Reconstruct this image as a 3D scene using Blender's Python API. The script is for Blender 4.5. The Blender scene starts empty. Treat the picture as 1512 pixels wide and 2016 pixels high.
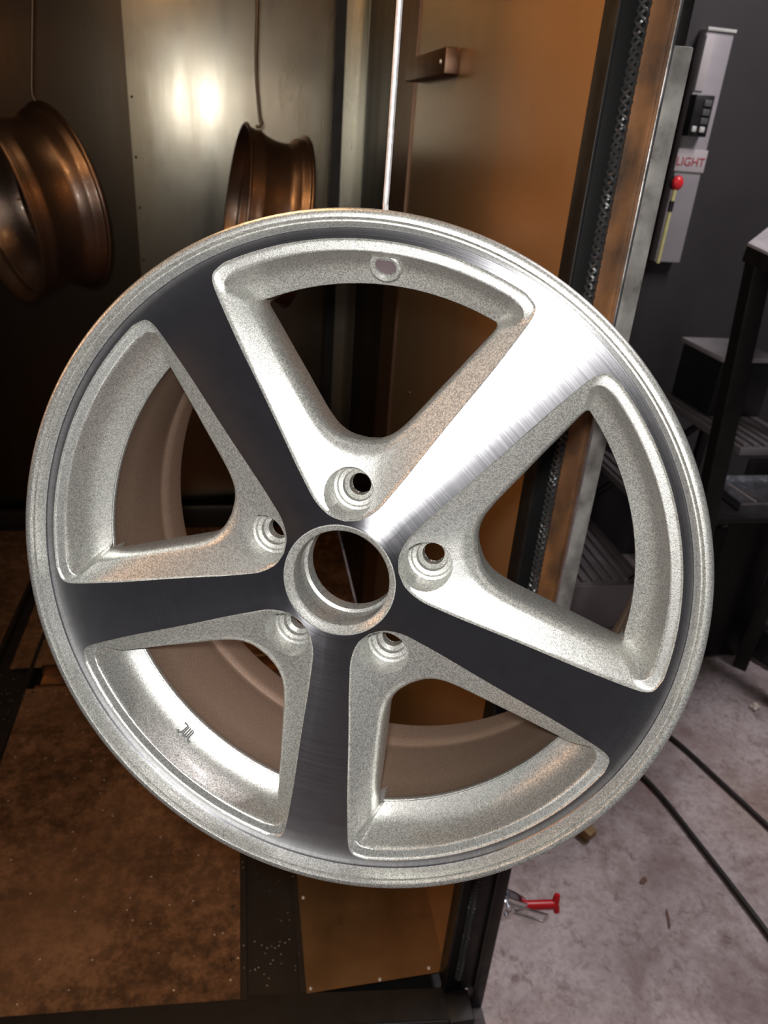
import bpy, bmesh, math, random
from mathutils import Vector, Matrix, Euler
from mathutils.geometry import delaunay_2d_cdt
random.seed(7)
SC = bpy.context.scene
COL = SC.collection
PI = math.pi

# ------------------------------------------------------------------ camera
cd = bpy.data.cameras.new('camera')
cam = bpy.data.objects.new('camera', cd); COL.objects.link(cam)
cd.sensor_fit = 'VERTICAL'; cd.sensor_height = 36.0; cd.lens = 1480 / 2016 * 36
cd.clip_start = 0.02
R3 = Matrix(((0.98315, 0.01473, -0.18223), (-0.16851, 0.45957, -0.87201), (0.0709, 0.88802, 0.45431)))
cam.matrix_world = Matrix.Translation((0, 0, 1.5)) @ R3.to_4x4()
cd.dof.use_dof = True; cd.dof.focus_distance = 0.50; cd.dof.aperture_fstop = 14
SC.camera = cam

# ------------------------------------------------------------------ world, lamps, exposure
w = bpy.data.worlds.new('workshop_air'); SC.world = w; w.use_nodes = True
bg = w.node_tree.nodes['Background']; bg.inputs[0].default_value = (0.98, 0.93, 1.0, 1); bg.inputs[1].default_value = 0.036
def lamp(name, kind, loc, power, col, target=None, size=None, sy=None, **kw):
    L = bpy.data.lights.new(name, kind); L.energy = power; L.color = col
    if kind == 'AREA':
        L.shape = 'RECTANGLE'; L.size = size; L.size_y = sy or size
    else:
        L.shadow_soft_size = size or 0.01
    for k, v in kw.items(): setattr(L, k, v)
    o = bpy.data.objects.new(name, L); COL.objects.link(o); o.location = loc
    if target is not None:
        o.rotation_euler = (Vector(target) - Vector(loc)).to_track_quat('-Z', 'Y').to_euler()
    return o
# the phone's own torch beside its lens
lamp('phone_torch', 'SPOT', (-0.012, 0.0, 1.525), 27, (1.0, 0.98, 0.96), target=(0.02, 1.0, 1.0), size=0.012, spot_size=2.0, spot_blend=0.6)
# fluorescent fitting under the workshop roof, over the bay beside the oven
lamp('ceiling_fluorescent', 'AREA', (1.9, 1.25, 3.0), 46, (1.0, 0.93, 0.95), target=(1.45, 1.05, 0), size=1.2, sy=0.25)
# fluorescent fitting over the photographer
lamp('ceiling_fluorescent_front', 'AREA', (0.75, -0.9, 2.7), 1.2, (1.0, 0.98, 0.94), target=(0.1, 0.6, 1.1), size=1.2, sy=0.2)
# warm lamps of the oven, and an added fill for the side panel
lamp('oven_lamp_front', 'AREA', (-1.25, 0.74, 1.68), 3.2, (1.0, 0.48, 0.20), target=(0.2, 0.95, 1.15), size=0.16, sy=0.5)
lamp('side_panel_fill', 'AREA', (-0.22, 0.97, 2.15), 9, (1.0, 0.56, 0.22), target=(0.385, 0.99, 1.45), size=0.12, sy=0.3)  # added unseen fill, aimed at the side panel to strengthen its orange glow
lamp('oven_lamp_top', 'AREA', (-0.2, 1.5, 2.12), 1.2, (1.0, 0.60, 0.30), target=(-0.25, 1.5, 0), size=0.7, sy=0.3)

vs = SC.view_settings
vs.view_transform = 'Standard'; vs.look = 'None'; vs.exposure = 0.0; vs.gamma = 1.0; vs.use_curve_mapping = False
SC.display_settings.display_device = 'sRGB'
SC.cycles.use_denoising = True
SC.cycles.max_bounces = 10; SC.cycles.glossy_bounces = 6; SC.cycles.diffuse_bounces = 4
SC.cycles.sample_clamp_indirect = 6.0

# ------------------------------------------------------------------ materials
class NT:
    def __init__(s, name):
        s.m = bpy.data.materials.new(name); s.m.use_nodes = True; s.t = s.m.node_tree; s.b = s.t.nodes['Principled BSDF']
    def n(s, typ, **kw):
        x = s.t.nodes.new(typ)
        for k, v in kw.items():
            if k == 'i':
                for a, b in v.items(): x.inputs[a].default_value = b
            else: setattr(x, k, v)
        return x
    def l(s, a, b): s.t.links.new(a, b)
    def coord(s, which='Object', scale=(1, 1, 1)):
        c = s.n('ShaderNodeTexCoord'); mp = s.n('ShaderNodeMapping'); mp.inputs['Scale'].default_value = scale
        s.l(c.outputs[which], mp.inputs['Vector']); return mp.outputs['Vector']
    def noise(s, vec, scale, detail=4, rough=0.55, dist=0.0):
        x = s.n('ShaderNodeTexNoise'); x.inputs['Scale'].default_value = scale; x.inputs['Detail'].default_value = detail
        x.inputs['Roughness'].default_value = rough; x.inputs['Distortion'].default_value = dist; s.l(vec, x.inputs['Vector']); return x.outputs['Fac']
    def ramp(s, fac, stops):
        r = s.n('ShaderNodeValToRGB'); e = r.color_ramp.elements
        while len(e) < len(stops): e.new(0.5)
        for el, (p, c) in zip(e, stops):
            el.position = p; el.color = (c, c, c, 1) if isinstance(c, (int, float)) else (*c, 1)
        s.l(fac, r.inputs['Fac']); return r.outputs['Color']
    def mix(s, fac, a, b, mode='MIX'):
        x = s.n('ShaderNodeMix'); x.data_type = 'RGBA'; x.blend_type = mode
        for sock, v in ((x.inputs[0], fac), (x.inputs[6], a), (x.inputs[7], b)):
            if hasattr(v, 'is_linked'): s.l(v, sock)
            elif isinstance(v, (int, float)): sock.default_value = v if sock == x.inputs[0] else (v, v, v, 1)
            else: sock.default_value = (*v, 1)
        return x.outputs[2]
    def bump(s, h, strength=0.3, dist=0.001):
        x = s.n('ShaderNodeBump'); x.inputs['Strength'].default_value = strength; x.inputs['Distance'].default_value = dist
        s.l(h, x.inputs['Height']); s.l(x.outputs['Normal'], s.b.inputs['Normal'])
    def set(s, **kw):
        for k, v in kw.items():
            sock = s.b.inputs[k.replace('_', ' ')]
            if hasattr(v, 'is_linked'): s.l(v, sock)
            elif isinstance(v, tuple): sock.default_value = (*v, 1)
            else: sock.default_value = v
        return s

MAT = {}
def simple(name, col, rough=0.5, metal=0.0, var=0.25, scale=30, bump=0.15, **kw):
    t = NT(name); v = t.coord()
    f = t.noise(v, scale, 5)
    c = t.mix(f, tuple(x * (1 - var) for x in col), tuple(min(1, x * (1 + var)) for x in col))
    t.set(Base_Color=c, Roughness=t.ramp(f, [(0.3, max(0, rough - 0.08)), (0.7, min(1, rough + 0.08))]), Metallic=metal, **kw)
    t.bump(t.noise(v, scale * 6, 3), bump, 0.0008)
    MAT[name] = t.m; return t.m

def silver_paint(name, a, b, metal=0.78, rough=0.36):
    t = NT(name); v = t.coord()
    vo = t.n('ShaderNodeTexVoronoi'); vo.inputs['Scale'].default_value = 1500; t.l(v, vo.inputs['Vector'])
    fl = t.ramp(vo.outputs['Color'], [(0.2, 0.0), (0.9, 1.0)])
    c = t.mix(fl, a, b)
    t.set(Base_Color=c, Metallic=metal, Roughness=t.ramp(fl, [(0, rough + 0.08), (1, rough - 0.06)]), Coat_Weight=0.25, Coat_Roughness=0.12)
    t.bump(t.noise(v, 1700, 2), 0.35, 0.0004)
    MAT[name] = t.m
silver_paint('silver_paint', (0.28, 0.28, 0.26), (0.76, 0.76, 0.72))
silver_paint('copper_toned_paint', (0.14, 0.095, 0.07), (0.21, 0.145, 0.108), 0.9, 0.28)
silver_paint('copper_toned_edge', (0.2, 0.13, 0.09), (0.26, 0.17, 0.12), 0.9, 0.3)
silver_paint('bronze_primer', (0.24, 0.17, 0.125), (0.40, 0.29, 0.215), 0.6, 0.42)

t = NT('machined_aluminium'); v = t.coord()
uv = t.n('ShaderNodeUVMap'); uv.uv_map = 'UVMap'
mp = t.n('ShaderNodeMapping'); mp.inputs['Scale'].default_value = (3, 900, 1); t.l(uv.outputs['UV'], mp.inputs['Vector'])
g = t.noise(mp.outputs['Vector'], 1.0, 2)
sm = t.noise(v, 60, 5)
t.set(Base_Color=t.mix(t.ramp(sm, [(0.45, 0.0), (0.75, 1.0)]), (0.63, 0.63, 0.66), (0.54, 0.54, 0.57)), Metallic=1.0,
      Roughness=t.ramp(g, [(0.3, 0.20), (0.7, 0.27)]), Anisotropic=0.9, Anisotropic_Rotation=0.25)
tg = t.n('ShaderNodeTangent'); tg.direction_type = 'UV_MAP'; tg.uv_map = 'UVMap'; t.l(tg.outputs['Tangent'], t.b.inputs['Tangent'])
MAT['machined_aluminium'] = t.m

def sheet(name, base, tint, rough, stretch=(6, 6, 0.6), grime=(0.05, 0.03, 0.02), gamt=0.35, metal=1.0):
    t = NT(name); v = t.coord(scale=stretch); v0 = t.coord()
    f = t.noise(v, 1.2, 5); f2 = t.noise(v0, 3.0, 6, 0.6); f3 = t.noise(v0, 22, 5, 0.65)
    c = t.mix(t.ramp(f, [(0.35, 0.0), (0.7, 1.0)]), base, tint)
    c = t.mix(t.ramp(f2, [(0.52, 0.0), (0.74, gamt)]), c, grime)
    c = t.mix(t.ramp(f3, [(0.60, 0.0), (0.75, gamt * 0.8)]), c, grime)
    t.set(Base_Color=c, Metallic=metal, Roughness=t.ramp(f, [(0.2, rough - 0.07), (0.8, rough + 0.09)]))
    t.bump(t.noise(t.coord(scale=(120, 120, 2)), 4, 2), 0.12, 0.0006)
    MAT[name] = t.m
sheet('galvanised_sheet', (0.27, 0.25, 0.20), (0.19, 0.16, 0.11), 0.24)
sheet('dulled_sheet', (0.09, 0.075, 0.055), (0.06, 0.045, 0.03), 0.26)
sheet('galvanised_strip', (0.40, 0.38, 0.31), (0.30, 0.28, 0.20), 0.28)
sheet('plain_oven_sheet', (0.30, 0.22, 0.15), (0.22, 0.16, 0.10), 0.3, (5, 5, 0.3), gamt=0.1)
t = NT('glow_graded_sheet'); v = t.coord(); vs2 = t.coord(scale=(6, 6, 0.35))
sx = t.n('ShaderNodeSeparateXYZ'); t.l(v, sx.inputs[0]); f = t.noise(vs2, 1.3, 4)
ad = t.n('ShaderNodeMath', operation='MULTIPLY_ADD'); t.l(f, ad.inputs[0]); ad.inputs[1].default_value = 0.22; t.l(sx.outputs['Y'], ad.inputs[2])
c = t.ramp(ad.outputs[0], [(0.10, (0.66, 0.36, 0.15)), (0.36, (0.56, 0.34, 0.19)), (0.60, (0.30, 0.21, 0.13)), (0.9, (0.24, 0.19, 0.13))])  # orange glow painted into the colour, strongest at the door, fading rearwards
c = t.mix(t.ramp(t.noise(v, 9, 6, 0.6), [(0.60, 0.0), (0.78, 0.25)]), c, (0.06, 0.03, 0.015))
t.set(Base_Color=c, Metallic=0.7, Roughness=t.ramp(f, [(0.2, 0.20), (0.8, 0.30)])); MAT['glow_graded_sheet'] = t.m
sheet('browned_strip', (0.22, 0.14, 0.10), (0.16, 0.10, 0.07), 0.42)
sheet('dim_reflection_sheet', (0.04, 0.04, 0.035), (0.025, 0.025, 0.02), 0.4)
sheet('rust_strip', (0.30, 0.13, 0.045), (0.05, 0.028, 0.016), 0.62, (22, 22, 11), gamt=0.9, metal=0.25)
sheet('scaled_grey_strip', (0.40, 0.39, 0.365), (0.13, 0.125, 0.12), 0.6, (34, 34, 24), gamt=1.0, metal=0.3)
sheet('clean_floor_sheet', (0.52, 0.39, 0.27), (0.40, 0.29, 0.19), 0.32, (8, 8, 8), gamt=0.3)

t = NT('stained_floor_sheet'); v = t.coord()
f = t.noise(v, 5, 9, 0.68, 0.3); f2 = t.noise(v, 32, 8, 0.75); f3 = t.noise(v, 2.2, 3)
c = t.mix(t.ramp(f, [(0.32, 0.0), (0.66, 1.0)]), (0.115, 0.056, 0.027), (0.34, 0.19, 0.105))
c = t.mix(t.ramp(f2, [(0.42, 0.75), (0.60, 0.0)]), c, (0.035, 0.018, 0.009))
c = t.mix(t.ramp(f3, [(0.45, 0.0), (0.7, 0.35)]), c, (0.52, 0.30, 0.17))
vo = t.n('ShaderNodeTexVoronoi'); vo.inputs['Scale'].default_value = 34; t.l(v, vo.inputs['Vector'])
c = t.mix(t.ramp(vo.outputs['Distance'], [(0.05, 1.0), (0.075, 0.0)]), c, (0.75, 0.68, 0.6))
t.set(Base_Color=c, Metallic=0.45, Roughness=t.ramp(f2, [(0.3, 0.62), (0.7, 0.42)]))
t.bump(f2, 0.25, 0.001); MAT['stained_floor_sheet'] = t.m

t = NT('black_steel'); v = t.coord()
f = t.noise(v, 18, 6, 0.6)
vo = t.n('ShaderNodeTexVoronoi'); vo.inputs['Scale'].default_value = 95; t.l(v, vo.inputs['Vector'])
sp = t.mix(1.0, t.ramp(vo.outputs['Distance'], [(0.10, 1.0), (0.14, 0.0)]), t.ramp(t.noise(v, 11, 3), [(0.5, 0.0), (0.6, 1.0)]), 'MULTIPLY')
c = t.mix(f, (0.014, 0.012, 0.011), (0.035, 0.030, 0.028)); c = t.mix(sp, c, (0.6, 0.58, 0.55))
t.set(Base_Color=c, Metallic=0.3, Roughness=0.42); t.bump(f, 0.2, 0.001); MAT['black_steel'] = t.m
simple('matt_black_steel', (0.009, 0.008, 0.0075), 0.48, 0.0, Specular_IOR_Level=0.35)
simple('black_gasket', (0.005, 0.005, 0.005), 0.6, Specular_IOR_Level=0.2)
simple('gasket_rope', (0.05, 0.05, 0.05), 0.34, 0.3, bump=0.3)
simple('bright_steel', (0.75, 0.74, 0.72), 0.28, 1.0)
simple('dull_wire', (0.10, 0.08, 0.06), 0.42, 0.9)
simple('hook_steel', (0.66, 0.64, 0.63), 0.4, 0.7, scale=300)
simple('zinc_plate', (0.72, 0.74, 0.78), 0.22, 1.0)
simple('red_vinyl', (0.42, 0.008, 0.012), 0.35, 0.0)
simple('red_plastic', (0.75, 0.03, 0.04), 0.25, 0.0, var=0.05)
simple('yellow_plastic', (0.62, 0.58, 0.25), 0.45)
simple('grey_trunking', (0.36, 0.34, 0.36), 0.45, 0.1, var=0.12, scale=12)
simple('pale_label', (0.50, 0.46, 0.47), 0.5, var=0.05)
simple('lettering_red', (0.40, 0.05, 0.06), 0.5, var=0.05)
simple('casting_grey', (0.09, 0.09, 0.085), 0.5, 0.3)
simple('black_plastic', (0.012, 0.012, 0.013), 0.35)
simple('indicator_grey', (0.10, 0.10, 0.10), 0.4)
simple('indicator_white', (0.60, 0.60, 0.58), 0.35)
simple('dark_wall_paint', (0.032, 0.029, 0.031), 0.62, 0.0, var=0.18, scale=4, bump=0.1)
simple('step_steel', (0.21, 0.19, 0.20), 0.5, 0.35, scale=16)
simple('foot_steel', (0.07, 0.06, 0.062), 0.6, 0.1)
simple('grey_lid', (0.34, 0.32, 0.33), 0.5)
simple('black_rubber', (0.010, 0.010, 0.011), 0.55)
simple('hose_rubber', (0.008, 0.006, 0.006), 0.42)
simple('rust_scrap', (0.28, 0.18, 0.08), 0.6, 0.2)
simple('paper', (0.62, 0.54, 0.48), 0.8)
simple('dry_leaf', (0.10, 0.045, 0.030), 0.6)
simple('seat_dark', (0.07, 0.05, 0.055), 0.6, 0.1)

t = NT('stained_concrete'); v = t.coord()
f = t.noise(v, 2.4, 7, 0.62, 0.4); f2 = t.noise(v, 7, 9, 0.72, 0.3); f3 = t.noise(v, 80, 5); f4 = t.noise(v, 26, 8, 0.75, 0.5)
c = t.mix(t.ramp(f, [(0.36, 0.0), (0.64, 1.0)]), (0.25, 0.20, 0.205), (0.50, 0.435, 0.445))
c = t.mix(t.ramp(f2, [(0.49, 0.0), (0.66, 0.75)]), c, (0.16, 0.10, 0.085))
c = t.mix(t.ramp(f4, [(0.53, 0.0), (0.66, 0.7)]), c, (0.11, 0.065, 0.055))
c = t.mix(t.ramp(t.noise(v, 1.3, 4), [(0.48, 0.0), (0.72, 0.55)]), c, (0.36, 0.25, 0.19))
c = t.mix(t.ramp(f3, [(0.35, 0.35), (0.58, 0.0)]), c, (0.16, 0.115, 0.115))
t.set(Base_Color=c, Roughness=0.6); t.bump(f3, 0.25, 0.0015); MAT['stained_concrete'] = t.m

# ------------------------------------------------------------------ builders
def mesh_obj(name, bm, mats, parent=None, smooth=35):
    me = bpy.data.meshes.new(name)
    bm.normal_update()
    if smooth:
        lim = math.radians(smooth)
        for f in bm.faces: f.smooth = True
        for e in bm.edges:
            if len(e.link_faces) == 2 and e.calc_face_angle(0) > lim: e.smooth = False
    bm.to_mesh(me); bm.free()
    for m in (mats if isinstance(mats, (list, tuple)) else [mats]): me.materials.append(MAT[m])
    o = bpy.data.objects.new(name, me); COL.objects.link(o)
    if parent is not None: o.parent = parent
    return o
def empty(name, loc=(0, 0, 0), label=None, cat=None, group=None):
    o = bpy.data.objects.new(name, None); COL.objects.link(o); o.location = loc; o.empty_display_size = 0.05
    tag(o, label, cat, group); return o
def tag(o, label=None, cat=None, group=None, kind=None):
    if label: o['label'] = label
    if cat: o['category'] = cat
    if group: o['group'] = group
    if kind: o['kind'] = kind
    return o
def box(bm, x0, x1, y0, y1, z0, z1, bev=0.0, M=None):
    vs_ = [bm.verts.new((x, y, z)) for x in (x0, x1) for y in (y0, y1) for z in (z0, z1)]
    fs = [bm.faces.new([vs_[i] for i in q]) for q in ((0, 1, 3, 2), (4, 6, 7, 5), (0, 4, 5, 1), (2, 3, 7, 6), (0, 2, 6, 4), (1, 5, 7, 3))]
    if bev:
        es = list({e for f in fs for e in f.edges})
        r = bmesh.ops.bevel(bm, geom=es, offset=bev, segments=2, profile=0.5, affect='EDGES')
        vs_ = list({v for f in r['faces'] for v in f.verts} | {v for v in vs_ if v.is_valid})
    if M is not None:
        for v in vs_: v.co = M @ v.co
    return vs_
def prism(bm, poly, z0, z1):
    a = [bm.verts.new((x, y, z0)) for x, y in poly]; b = [bm.verts.new((x, y, z1)) for x, y in poly]; n = len(poly)
    bm.faces.new(b); bm.faces.new(a[::-1])
    for i in range(n): bm.faces.new((a[i], a[(i + 1) % n], b[(i + 1) % n], b[i]))
def tube(bm, pts, r, seg=10, cap=True):
    pts = [Vector(p) for p in pts]; rings = []; rr = r if isinstance(r, (list, tuple)) else [r] * len(pts)
    prev = None
    for i, p in enumerate(pts):
        d = (pts[min(i + 1, len(pts) - 1)] - pts[max(i - 1, 0)]).normalized()
        if prev is None:
            u = d.cross(Vector((0, 0, 1))) if abs(d.z) < 0.9 else d.cross(Vector((1, 0, 0)))
        else: u = prev - d * prev.dot(d)
        u.normalize(); prev = u; v_ = d.cross(u)
        rings.append([bm.verts.new(p + (u * math.cos(a) + v_ * math.sin(a)) * rr[i]) for a in [2 * PI * k / seg for k in range(seg)]])
    for a, b in zip(rings, rings[1:]):
        for k in range(seg): bm.faces.new((a[k], a[(k + 1) % seg], b[(k + 1) % seg], b[k]))
    if cap: bm.faces.new(rings[0][::-1]); bm.faces.new(rings[-1])
def curve_pts(ctrl, n=8):
    c = [Vector(p) for p in ctrl]; c = [c[0] * 2 - c[1]] + c + [c[-1] * 2 - c[-2]]; out = []
    for i in range(1, len(c) - 2):
        for k in range(n):
            t_ = k / n; a, b, d, e = c[i - 1], c[i], c[i + 1], c[i + 2]
            out.append(0.5 * ((2 * b) + (d - a) * t_ + (2 * a - 5 * b + 4 * d - e) * t_ ** 2 + (3 * b - a - 3 * d + e) * t_ ** 3))
    out.append(c[-2]); return out
def lathe(bm, prof, seg=144, closed=False, mats=None, uvl=None, M=None):
    rings = []
    for r, z in prof:
        rings.append([bm.verts.new((r * math.cos(2 * PI * k / seg), r * math.sin(2 * PI * k / seg), z)) for k in range(seg)])
    n = len(prof)
    for i in range(n if closed else n - 1):
        a, b = rings[i], rings[(i + 1) % n]
        for k in range(seg):
            f = bm.faces.new((a[k], a[(k + 1) % seg], b[(k + 1) % seg], b[k]))
            if mats: f.material_index = mats[i]
            if uvl is not None:
                for lp, (u, q) in zip(f.loops, ((k, i), (k + 1, i), (k + 1, i + 1), (k, i + 1))):
                    lp[uvl].uv = (u / seg, prof[q % n][0] * 1.0 + 0.05 * (prof[q % n][1]))
    if M is not None:
        for rg in rings:
            for v in rg: v.co = M @ v.co

def uv_polar(bm, uvl):
    for f in bm.faces:
        c = f.calc_center_median(); a0 = math.atan2(c.y, c.x)
        for lp in f.loops:
            p = lp.vert.co; a = math.atan2(p.y, p.x); d = (a - a0 + PI) % (2 * PI) - PI
            lp[uvl].uv = ((a0 + d) / (2 * PI), math.hypot(p.x, p.y))

# ------------------------------------------------------------------ setting
def slab(name, x0, x1, y0, y1, z0, z1, m, parent=None, bev=0.0, **kw):
    bm = bmesh.new(); box(bm, x0, x1, y0, y1, z0, z1, bev); o = mesh_obj(name, bm, m, parent, 30); tag(o, **kw); return o
slab('floor', -2.6, 4.4, -2.0, 2.7, -0.18, -0.08, 'stained_concrete', kind='structure', label='stained grey-mauve concrete workshop floor')
slab('wall_back', 0.62, 4.4, 2.60, 2.70, -0.08, 3.0, 'dark_wall_paint', kind='structure', label='dark grey workshop wall beyond the oven')

# ------------------------------------------------------------------ curing oven
OV = empty('curing_oven', (0, 0.84, -0.08), 'walk-in powder-coating oven of brown-toned sheet steel with a black gasketed door frame', 'oven')
OVI = Matrix.Translation((0, -0.84, 0.08))
def op(name, bm, m, smooth=30, parent=OV, **kw):
    if parent is OV:
        for v in bm.verts: v.co = OVI @ v.co
    o = mesh_obj(name, bm, m, parent, smooth); tag(o, **kw); return o
def oslab(name, x0, x1, y0, y1, z0, z1, m, bev=0.0, **kw):
    bm = bmesh.new(); box(bm, x0, x1, y0, y1, z0, z1, bev); return op(name, bm, m, **kw)
def screw_mesh():
    bm = bmesh.new(); bmesh.ops.create_uvsphere(bm, u_segments=10, v_segments=6, radius=0.0042)
    for v in bm.verts: v.co.z = max(0, v.co.z) * 0.75
    me = bpy.data.meshes.new('screw'); bm.to_mesh(me); bm.free(); me.materials.append(MAT['dull_wire']); return me
SCREW = screw_mesh()
SCREWB = SCREW.copy(); SCREWB.materials[0] = MAT['hook_steel']
def screws(parent, pts, normal, me=SCREW):
    q = Vector(normal).to_track_quat('Z', 'Y').to_euler()
    for p in pts:
        s = bpy.data.objects.new('screw', me); COL.objects.link(s); s.parent = parent
        s.location = OVI @ Vector(p); s.rotation_euler = q
# back wall sheets, turned a little about the upright so the torch mirrors where the photo shows it
BA = math.radians(2.6)
def back_sheet(x0, x1, z0, z1, off, m='galvanised_sheet', **kw):
    bm = bmesh.new(); vs_ = box(bm, x0, x1, 0, 0.004, z0, z1)
    for v in vs_:
        x = v.co.x; v.co.y += 2.85 + off + x * math.tan(BA) - (v.co.z - 1.5) * math.tan(math.radians(0.45))
    return op('back_panel', bm, m, **kw)
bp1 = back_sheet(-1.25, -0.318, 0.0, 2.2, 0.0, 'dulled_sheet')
bp2 = back_sheet(-0.345, 0.305, 0.0, 2.2, -0.006)
screws(bp2, [(-0.334, 2.836 - 0.009, z) for z in (1.80, 1.53, 1.355, 1.20, 1.03, 0.8, 0.5)], (0, -1, 0))
oslab('corner_post', 0.303, 0.338, 2.79, 2.86, 0.0, 2.2, 'matt_black_steel')
oslab('corner_angle', 0.338, 0.385, 2.84, 2.86, 0.0, 2.2, 'galvanised_strip')
oslab('base_channel', -1.25, 0.385, 2.765, 2.80, 0.0, 0.085, 'matt_black_steel', 0.004)
# right wall: front sheet, browned cover strip, rear split dark and bright for the corner reflection
def side(y0, y1, m, name='side_panel', x=0.385, z0=0.0, z1=2.2, **kw):
    return oslab(name, x, x + 0.006, y0, y1, z0, z1, m, **kw)
sp1 = side(0.868, 1.878, 'glow_graded_sheet')
side(1.872, 2.060, 'browned_strip', 'cover_strip', 0.381)
side(2.056, 2.62, 'dim_reflection_sheet', 'side_panel', label='side panel darkened for the fading reflection between the strips')  # dark colour carries the reflection fading away from the corner
side(2.61, 2.84, 'galvanised_strip', 'bright_reflection_strip', 0.383)  # lighter metal carries the bright reflection beside the corner
screws(sp1, [(0.385, 0.884, z) for z in (1.9, 1.497, 1.13, 0.75, 0.40, 0.16)] + [(0.385, 1.70, 1.75), (0.385, 1.38, 1.30), (0.385, 1.66, 0.95)], (-1, 0, 0))
bm = bmesh.new(); box(bm, 0.358, 0.386, 1.50, 1.86, 1.592, 1.634, 0.003); br = op('wall_bracket', bm, 'browned_strip', label='dark brown bar bracket on the side panel')
screws(br, [(0.358, 1.53, 1.612)], (-1, 0, 0), SCREWB)
oslab('side_panel', -1.256, -1.25, 0.868, 2.86, 0.0, 2.2, 'plain_oven_sheet')
oslab('ceiling_panel', -1.256, 0.39, 0.868, 2.86, 2.2, 2.21, 'galvanised_sheet')
# floor sheets
def poly_part(name, poly, z0, z1, m, **kw):
    bm = bmesh.new(); prism(bm, poly, z0, z1); return op(name, bm, m, **kw)
fs1 = poly_part('floor_sheet', [(-0.610, 0.905), (-0.022, 0.872), (-0.022, 1.815), (-0.622, 1.815)], -0.004, 0.0, 'stained_floor_sheet', label='rust-stained brown floor sheet')
fs2 = poly_part('floor_sheet', [(0.104, 0.866), (0.3705, 0.874), (0.3905, 0.874), (0.3905, 1.815), (0.100, 1.815)], -0.004, 0.0, 'clean_floor_sheet', label='bare bronze-toned floor sheet')
fs3 = poly_part('floor_sheet', [(-0.69, 1.915), (0.379, 1.915), (0.379, 2.77), (-0.70, 2.77)], -0.004, 0.0, 'stained_floor_sheet')
fs4 = poly_part('floor_sheet', [(-1.25, 0.94), (-0.752, 0.93), (-0.745, 2.77), (-1.25, 2.77)], -0.004, 0.0, 'stained_floor_sheet')
screws(fs1, [(-0.037, y, 0.0) for y in (0.95, 1.065, 1.24, 1.5)] + [(-0.55, 1.5, 0), (-0.60, 1.8, 0), (-0.30, 1.80, 0)], (0, 0, 1))
screws(fs2, [(0.113, y, 0) for y in (0.875, 1.07, 1.3)] + [(0.25, 0.875, 0), (0.352, 0.885, 0), (0.355, 1.09, 0), (0.36, 1.4, 0)], (0, 0, 1), SCREWB)
screws(fs4, [(-0.77, y, 0) for y in (1.2, 2.14, 2.5)], (0, 0, 1))
def channel(name, x0, x1, y0, y1, depth=0.05, lip=0.012):
    bm = bmesh.new()
    box(bm, x0, x1, y0, y1, -depth, -depth + 0.006); box(bm, x0, x0 + lip, y0, y1, -depth, 0.001); box(bm, x1 - lip, x1, y0, y1, -depth, 0.001)
    return op(name, bm, 'black_steel')
channel('floor_channel', -0.021, 0.103, 0.868, 1.815, 0.022)
channel('floor_channel', -0.745, -0.623, 0.90, 2.77, 0.03)
oslab('cross_channel', -0.60, 0.379, 1.82, 1.91, -0.04, -0.03, 'rust_strip')
oslab('cross_channel', -0.60, 0.379, 1.816, 1.824, -0.04, 0.006, 'clean_floor_sheet'); oslab('cross_channel', -0.60, 0.379, 1.905, 1.915, -0.04, 0.006, 'clean_floor_sheet')
oslab('floor_pan', -1.256, 0.385, 0.80, 2.86, -0.06, -0.052, 'matt_black_steel')
# front sill beam
bm = bmesh.new()
prism(bm, [(-1.30, 0.90), (-1.30, 0.965), (-0.45, 0.918), (0.371, 0.846), (0.371, 0.782), (-0.45, 0.850)], -0.068, -0.001)
bmesh.ops.bevel(bm, geom=list(bm.edges), offset=0.003, segments=2, affect='EDGES')
op('front_sill', bm, 'matt_black_steel')
# door frame, right hand
oslab('frame_post', 0.3755, 0.4185, 0.842, 0.866, -0.07, 2.2, 'black_gasket', 0.002)
oslab('post_base', 0.3712, 0.4215, 0.782, 0.8415, -0.075, -0.010, 'matt_black_steel', 0.003)
oslab('frame_flange', 0.3695, 0.3740, 0.836, 0.872, -0.0, 2.2, 'matt_black_steel', 0.001)
oslab('frame_strip', 0.4040, 0.4295, 0.836, 0.8415, 0.0, 0.55, 'matt_black_steel', 0.001)  # lower strip coloured black to carry the wheel's shadow
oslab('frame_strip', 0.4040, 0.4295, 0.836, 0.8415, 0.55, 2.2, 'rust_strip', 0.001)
oslab('edge_angle', 0.4295, 0.4340, 0.830, 0.866, 0.0, 0.55, 'matt_black_steel', 0.0015)  # lower edge blackened for the same wheel shadow
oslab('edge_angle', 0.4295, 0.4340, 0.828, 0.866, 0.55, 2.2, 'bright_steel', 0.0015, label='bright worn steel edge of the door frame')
oslab('frame_strip', 0.4340, 0.4570, 0.833, 0.866, -0.068, 0.55, 'matt_black_steel', 0.002)  # outer strip below wheel height, its shadow put in as black
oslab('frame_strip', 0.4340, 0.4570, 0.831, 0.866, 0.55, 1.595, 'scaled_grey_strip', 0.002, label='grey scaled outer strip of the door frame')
oslab('frame_strip', 0.4340, 0.4500, 0.836, 0.866, 1.595, 2.2, 'matt_black_steel', 0.002)
bm = bmesh.new()   # braided gasket rope: strands wound both ways
for k in range(6):
    sg = 1 if k % 2 else -1
    pts = []
    for i in range(900):
        z_ = i * 0.0024; a_ = sg * z_ * 2 * PI / 0.026 + k * PI / 3
        rr = 0.0050 + 0.0012 * math.sin(3 * a_ + sg)
        pts.append((0.3985 + rr * math.cos(a_) * 1.05, 0.8395 + rr * math.sin(a_), 0.03 + z_))
    tube(bm, pts, 0.0021, 5)
op('gasket_rope', bm, 'gasket_rope', 60)
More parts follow.
